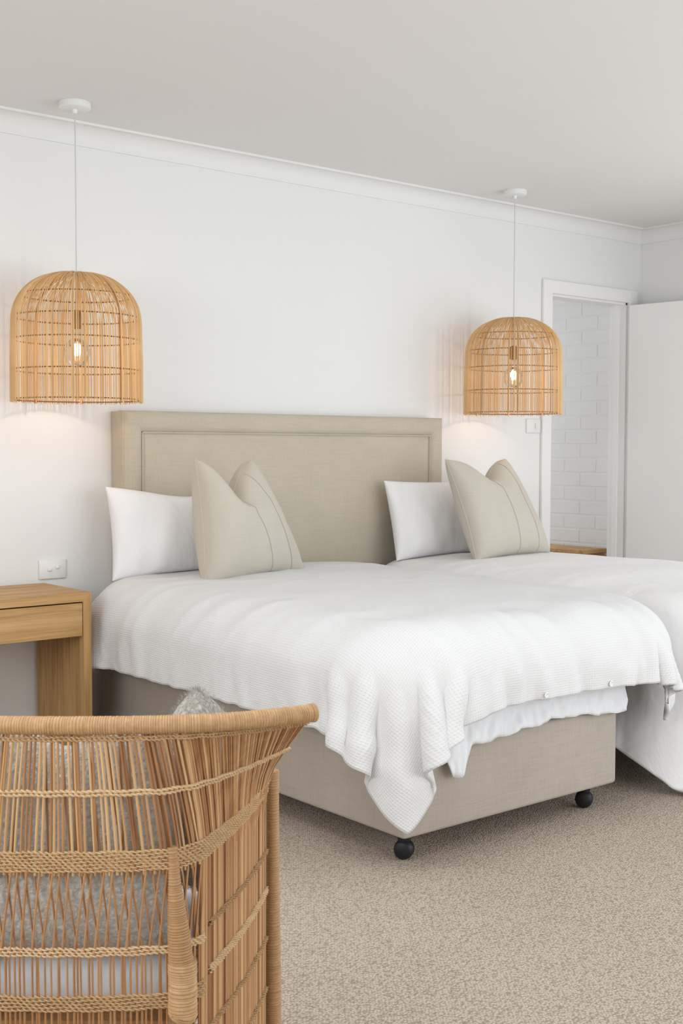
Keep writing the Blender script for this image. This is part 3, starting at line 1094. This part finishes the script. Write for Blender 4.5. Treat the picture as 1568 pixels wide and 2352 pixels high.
# lower back: straight pieces up to the narrow band, crossed lattice above it
for k in range(22):
    s = rs.uniform(-SC, SC)
    spare.append(strip(s + rs.uniform(-.02, .02), s + rs.uniform(-.01, .01), ZB - .015, RAILZ - .01, .001, rs.uniform(.0013, .0022), -.0035, 8))
for k in range(26):
    for sg in (-1, 1):
        s = sg * rs.uniform(SC - .04, SC + .12)
        spare.append(strip(s, s + rs.uniform(-.02, .02), .05, RAILZ - .02, .001, rs.uniform(.0013, .002), -.003, 10))
nb = 58
for k in range(nb):
    s = -SC + 2 * SC * (k + .5 + rs.uniform(-.2, .2)) / nb
    spare.append(strip(s, s + rs.uniform(-.010, .004), .05, .449, .0, rs.uniform(.0014, .0019), 0, 6))
    dlt = .030 * (1 if k % 2 else -1) + rs.uniform(-.008, .008)
    spare.append(strip(s, max(-SC, min(SC, s + dlt)), .440, ZB + .01, .0, rs.uniform(.0013, .0018), .0015 * (1 if k % 2 else -1), 6))
# second layer on the sides and flare
for k in range(150):
    s = rs.choice((-1, 1)) * rs.uniform(SC + .02, .995)
    spare.append(strip(s, s + rs.uniform(-.015, .015), .05, RAILZ - .009, .002, rs.uniform(.0013, .002), -.0025, 10))
o = mesh('cane_lattice', *merge(*spare), M_cane, chair, local=True)
o['kind'] = 'stuff'

# twined bands
def twine(zf, s0, s1, rows, gap, seed, amp=.0022, r=.0013):
    rr = random.Random(seed)
    parts = []
    for q in range(rows):
        for st in (0, 1):
            n = int(abs(s1 - s0) * 330) + 12
            pts = []
            ph = rr.uniform(0, 6)
            for k in range(n):
                t = k / (n - 1)
                s = s0 + (s1 - s0) * t
                z = zf(s) + (q - (rows - 1) / 2) * gap + .0007 * math.sin(s * 60 + q)
                a = s * 205 + ph * 0 + math.pi * st + (q % 2) * 1.5
                p = surf(s, z)
                pl = plan(s)
                nrm = np.array([pl[0] * 3.2, -.5, 0]) if abs(s) < .36 else np.array([math.copysign(1, s), -.25, 0])
                nrm /= np.linalg.norm(nrm)
                pts.append(p + nrm * (amp * math.sin(a) + (.0008 if abs(s) < .36 else .0034)) + np.array([0, 0, .0011 * math.cos(a)]))
            parts.append(tube(pts, r, 5, cap=False))
    return merge(*parts)
def band(*a, **k):
    mesh('twined_band', *twine(*a, **k), M_twine, chair, local=True)
band(lambda s: RAILZ - .019, -1, 1, 2, .0042, 1)
band(lambda s: .675 + .008 * s * s, -1, 1, 2, .0048, 2, r=.0018)
band(lambda s: .577 + .004 * s * s, -1, 1, 7, .0044, 3)
band(lambda s: .446, -SC, SC, 3, .0045, 4)
band(lambda s: .371, -SC, SC, 5, .0048, 5)
for sg in (-1, 1):
    band(lambda s: .459 + .004 * (abs(s) - .4), sg * (SC + .03), sg * 1.0, 2, .0042, 6)
    band(lambda s: .388 + .006 * (abs(s) - .4), sg * (SC + .03), sg * 1.0, 3, .0042, 7)
    band(lambda s: .300 + .010 * (abs(s) - .4), sg * (SC + .03), sg * 1.0, 2, .0040, 8)
    band(lambda s: .212 + .006 * (abs(s) - .4), sg * (SC + .03), sg * 1.0, 2, .0040, 9)
# seat of the chair
sv = []
for k in range(13):
    y = .05 + .40 * k / 12
    w = .165 + .075 * k / 12
    sv.append(box(-w, w, y - .012, y + .012, .315, .328))
mesh('seat', *merge(*sv), M_cane, chair, smooth=False, local=True)
mesh('front_rail', *wrapped([(-.250, .395, .31), (0, .42, .31), (.250, .395, .31)], .011, .004, 77), M_wrap, chair, local=True)
mesh('seat_rail', *merge(wrapped([(-.165, .05, .31), (-.240, .37, .31)], .010, .004, 78), wrapped([(.165, .05, .31), (.240, .37, .31)], .010, .004, 79), wrapped([(-.17, .03, .31), (.17, .03, .31)], .010, .004, 80)), M_wrap, chair, local=True)

# cushions in the chair, placed in the chair's frame
CM = np.array(Matrix.Translation(Vector((float(CO[0]), float(CO[1]), 0))) @ Matrix.Rotation(-YAW, 4, 'Z'))
def chair_cushion(name, label, mat, loc, lean, yaw, flat_lie=False, roll=0.0, **kw):
    V, F, front, _ = pillow_mesh(**kw)
    if flat_lie:
        V = np.stack([V[:, 0], V[:, 2], V[:, 1]], 1)
    V = xform(V, loc, lean, roll, yaw)
    V = V @ CM[:3, :3].T + CM[:3, 3]
    c = V.mean(0)
    o = mesh(name, V, F, mat, loc=(float(c[0]), float(c[1]), float(V[:, 2].min())))
    weld(o)
    tag(o, label, 'cushion')
    return o
chair_cushion('seat_cushion', 'flat white seat cushion lying in the cane armchair', M_sheet, (0, .225, .376), 0, 0, True,
              w=.33, h=.36, t=.09, px=.02, pz=.02, seed=12, wr=.006, exp=.3)
chair_cushion('back_cushion', 'cream boucle cushion with a dipped top against the cane chair back', M_cream, (-.01, .085, .585), math.radians(4), 0, False,
              w=.35, h=.325, t=.12, px=.02, pz=.0, dip=.028, dipw=.22, seed=13, wr=.008, exp=.35)
fc = chair_cushion('fur_cushion', 'grey fur cushion whose corner peeks over the chair rail', M_fur, (.158, .315, .594), 0, math.radians(78), False, roll=math.radians(45),
              w=.285, h=.285, t=.11, px=.0, pz=.0, rnd_=.30, seed=14, wr=.010, exp=.4)

# long pile of the fur cushion
rf_ = random.Random(8)
HV, HF = [], []
vs_ = fc.data.vertices
for k in range(9000):
    v = vs_[rf_.randrange(len(vs_))]
    p = v.co + Vector((rf_.uniform(-.006, .006), rf_.uniform(-.006, .006), rf_.uniform(-.006, .006)))
    d = (v.normal + Vector((rf_.uniform(-.8, .8), rf_.uniform(-.8, .8), rf_.uniform(-.8, .5)))).normalized() * rf_.uniform(.004, .009)
    sd = d.cross(Vector((0, 0, 1))).normalized() * .0005
    n0 = len(HV)
    HV += [tuple(p - sd), tuple(p + sd), tuple(p + d)]
    HF.append((n0, n0 + 1, n0 + 2))
ho = mesh('fur_pile', HV, HF, M_fur, fc, local=True)
ho['kind'] = 'stuff'

# ------------------------------------------------------------------ small details on the bedding
# buttons along the foot hem of the waffle duvet
hem = A1[0]
def hem_at(x):
    k = int(np.argmin(abs(A1[1, :, 0] - x) + 10 * (A1[1, :, 2] < .3)))
    return A1[1, k], A1[3, k]
for x in (2.69, 2.98, 3.25):
    p, q = hem_at(x)
    d = (q - p) / np.linalg.norm(q - p)
    nrm = np.cross(np.array([1.0, 0, 0]), d)
    if nrm[1] > 0:
        nrm = -nrm
    nrm /= np.linalg.norm(nrm)
    v, f = lathe([(0, .0), (.0085, .0), (.009, .0018), (.0075, .0032), (.0055, .002), (0, .002)], 16)
    v = np.array(v)
    e1 = np.array([1.0, 0, 0])
    e2 = np.cross(nrm, e1)
    w = p + nrm * .014 + v[:, :1] * e1 + v[:, 1:2] * e2 + v[:, 2:3] * nrm
    mesh('button', w, f, M_plastic, dv1)

# crumpled edge of the sheet showing under the duvet at the foot, with a tail at the corner
rs2 = random.Random(4)
nxs, nzs = 150, 16
V = []
for i in range(nxs):
    x = 2.30 + (3.172 - 2.30) * i / (nxs - 1)
    tail = math.exp(-((x - 2.405) / .045) ** 4)
    low = .332 + .012 * math.sin(x * 9 + 1) + .008 * noise.noise(Vector((x * 14, 3, 0))) - .088 * tail
    for k in range(nzs):
        t = k / (nzs - 1)
        z = .50 + (low - .50) * t
        y = 2.428 - .010 * t - (.010 * noise.noise(Vector((x * 16 + t * 2, t * 2.0, 7))) + .006 * noise.noise(Vector((x * 40, t * 5 + x * 9, 2)))) * (.4 + t) - .012 * tail * t
        V.append((x + .02 * t * noise.noise(Vector((x * 9, 1, 5))), min(y, 2.434), z))
hm = mesh('sheet_hem', V, grid_faces(nxs, nzs), M_sheet, mt1)
m = hm.modifiers.new('thickness', 'SOLIDIFY')
m.thickness = .003
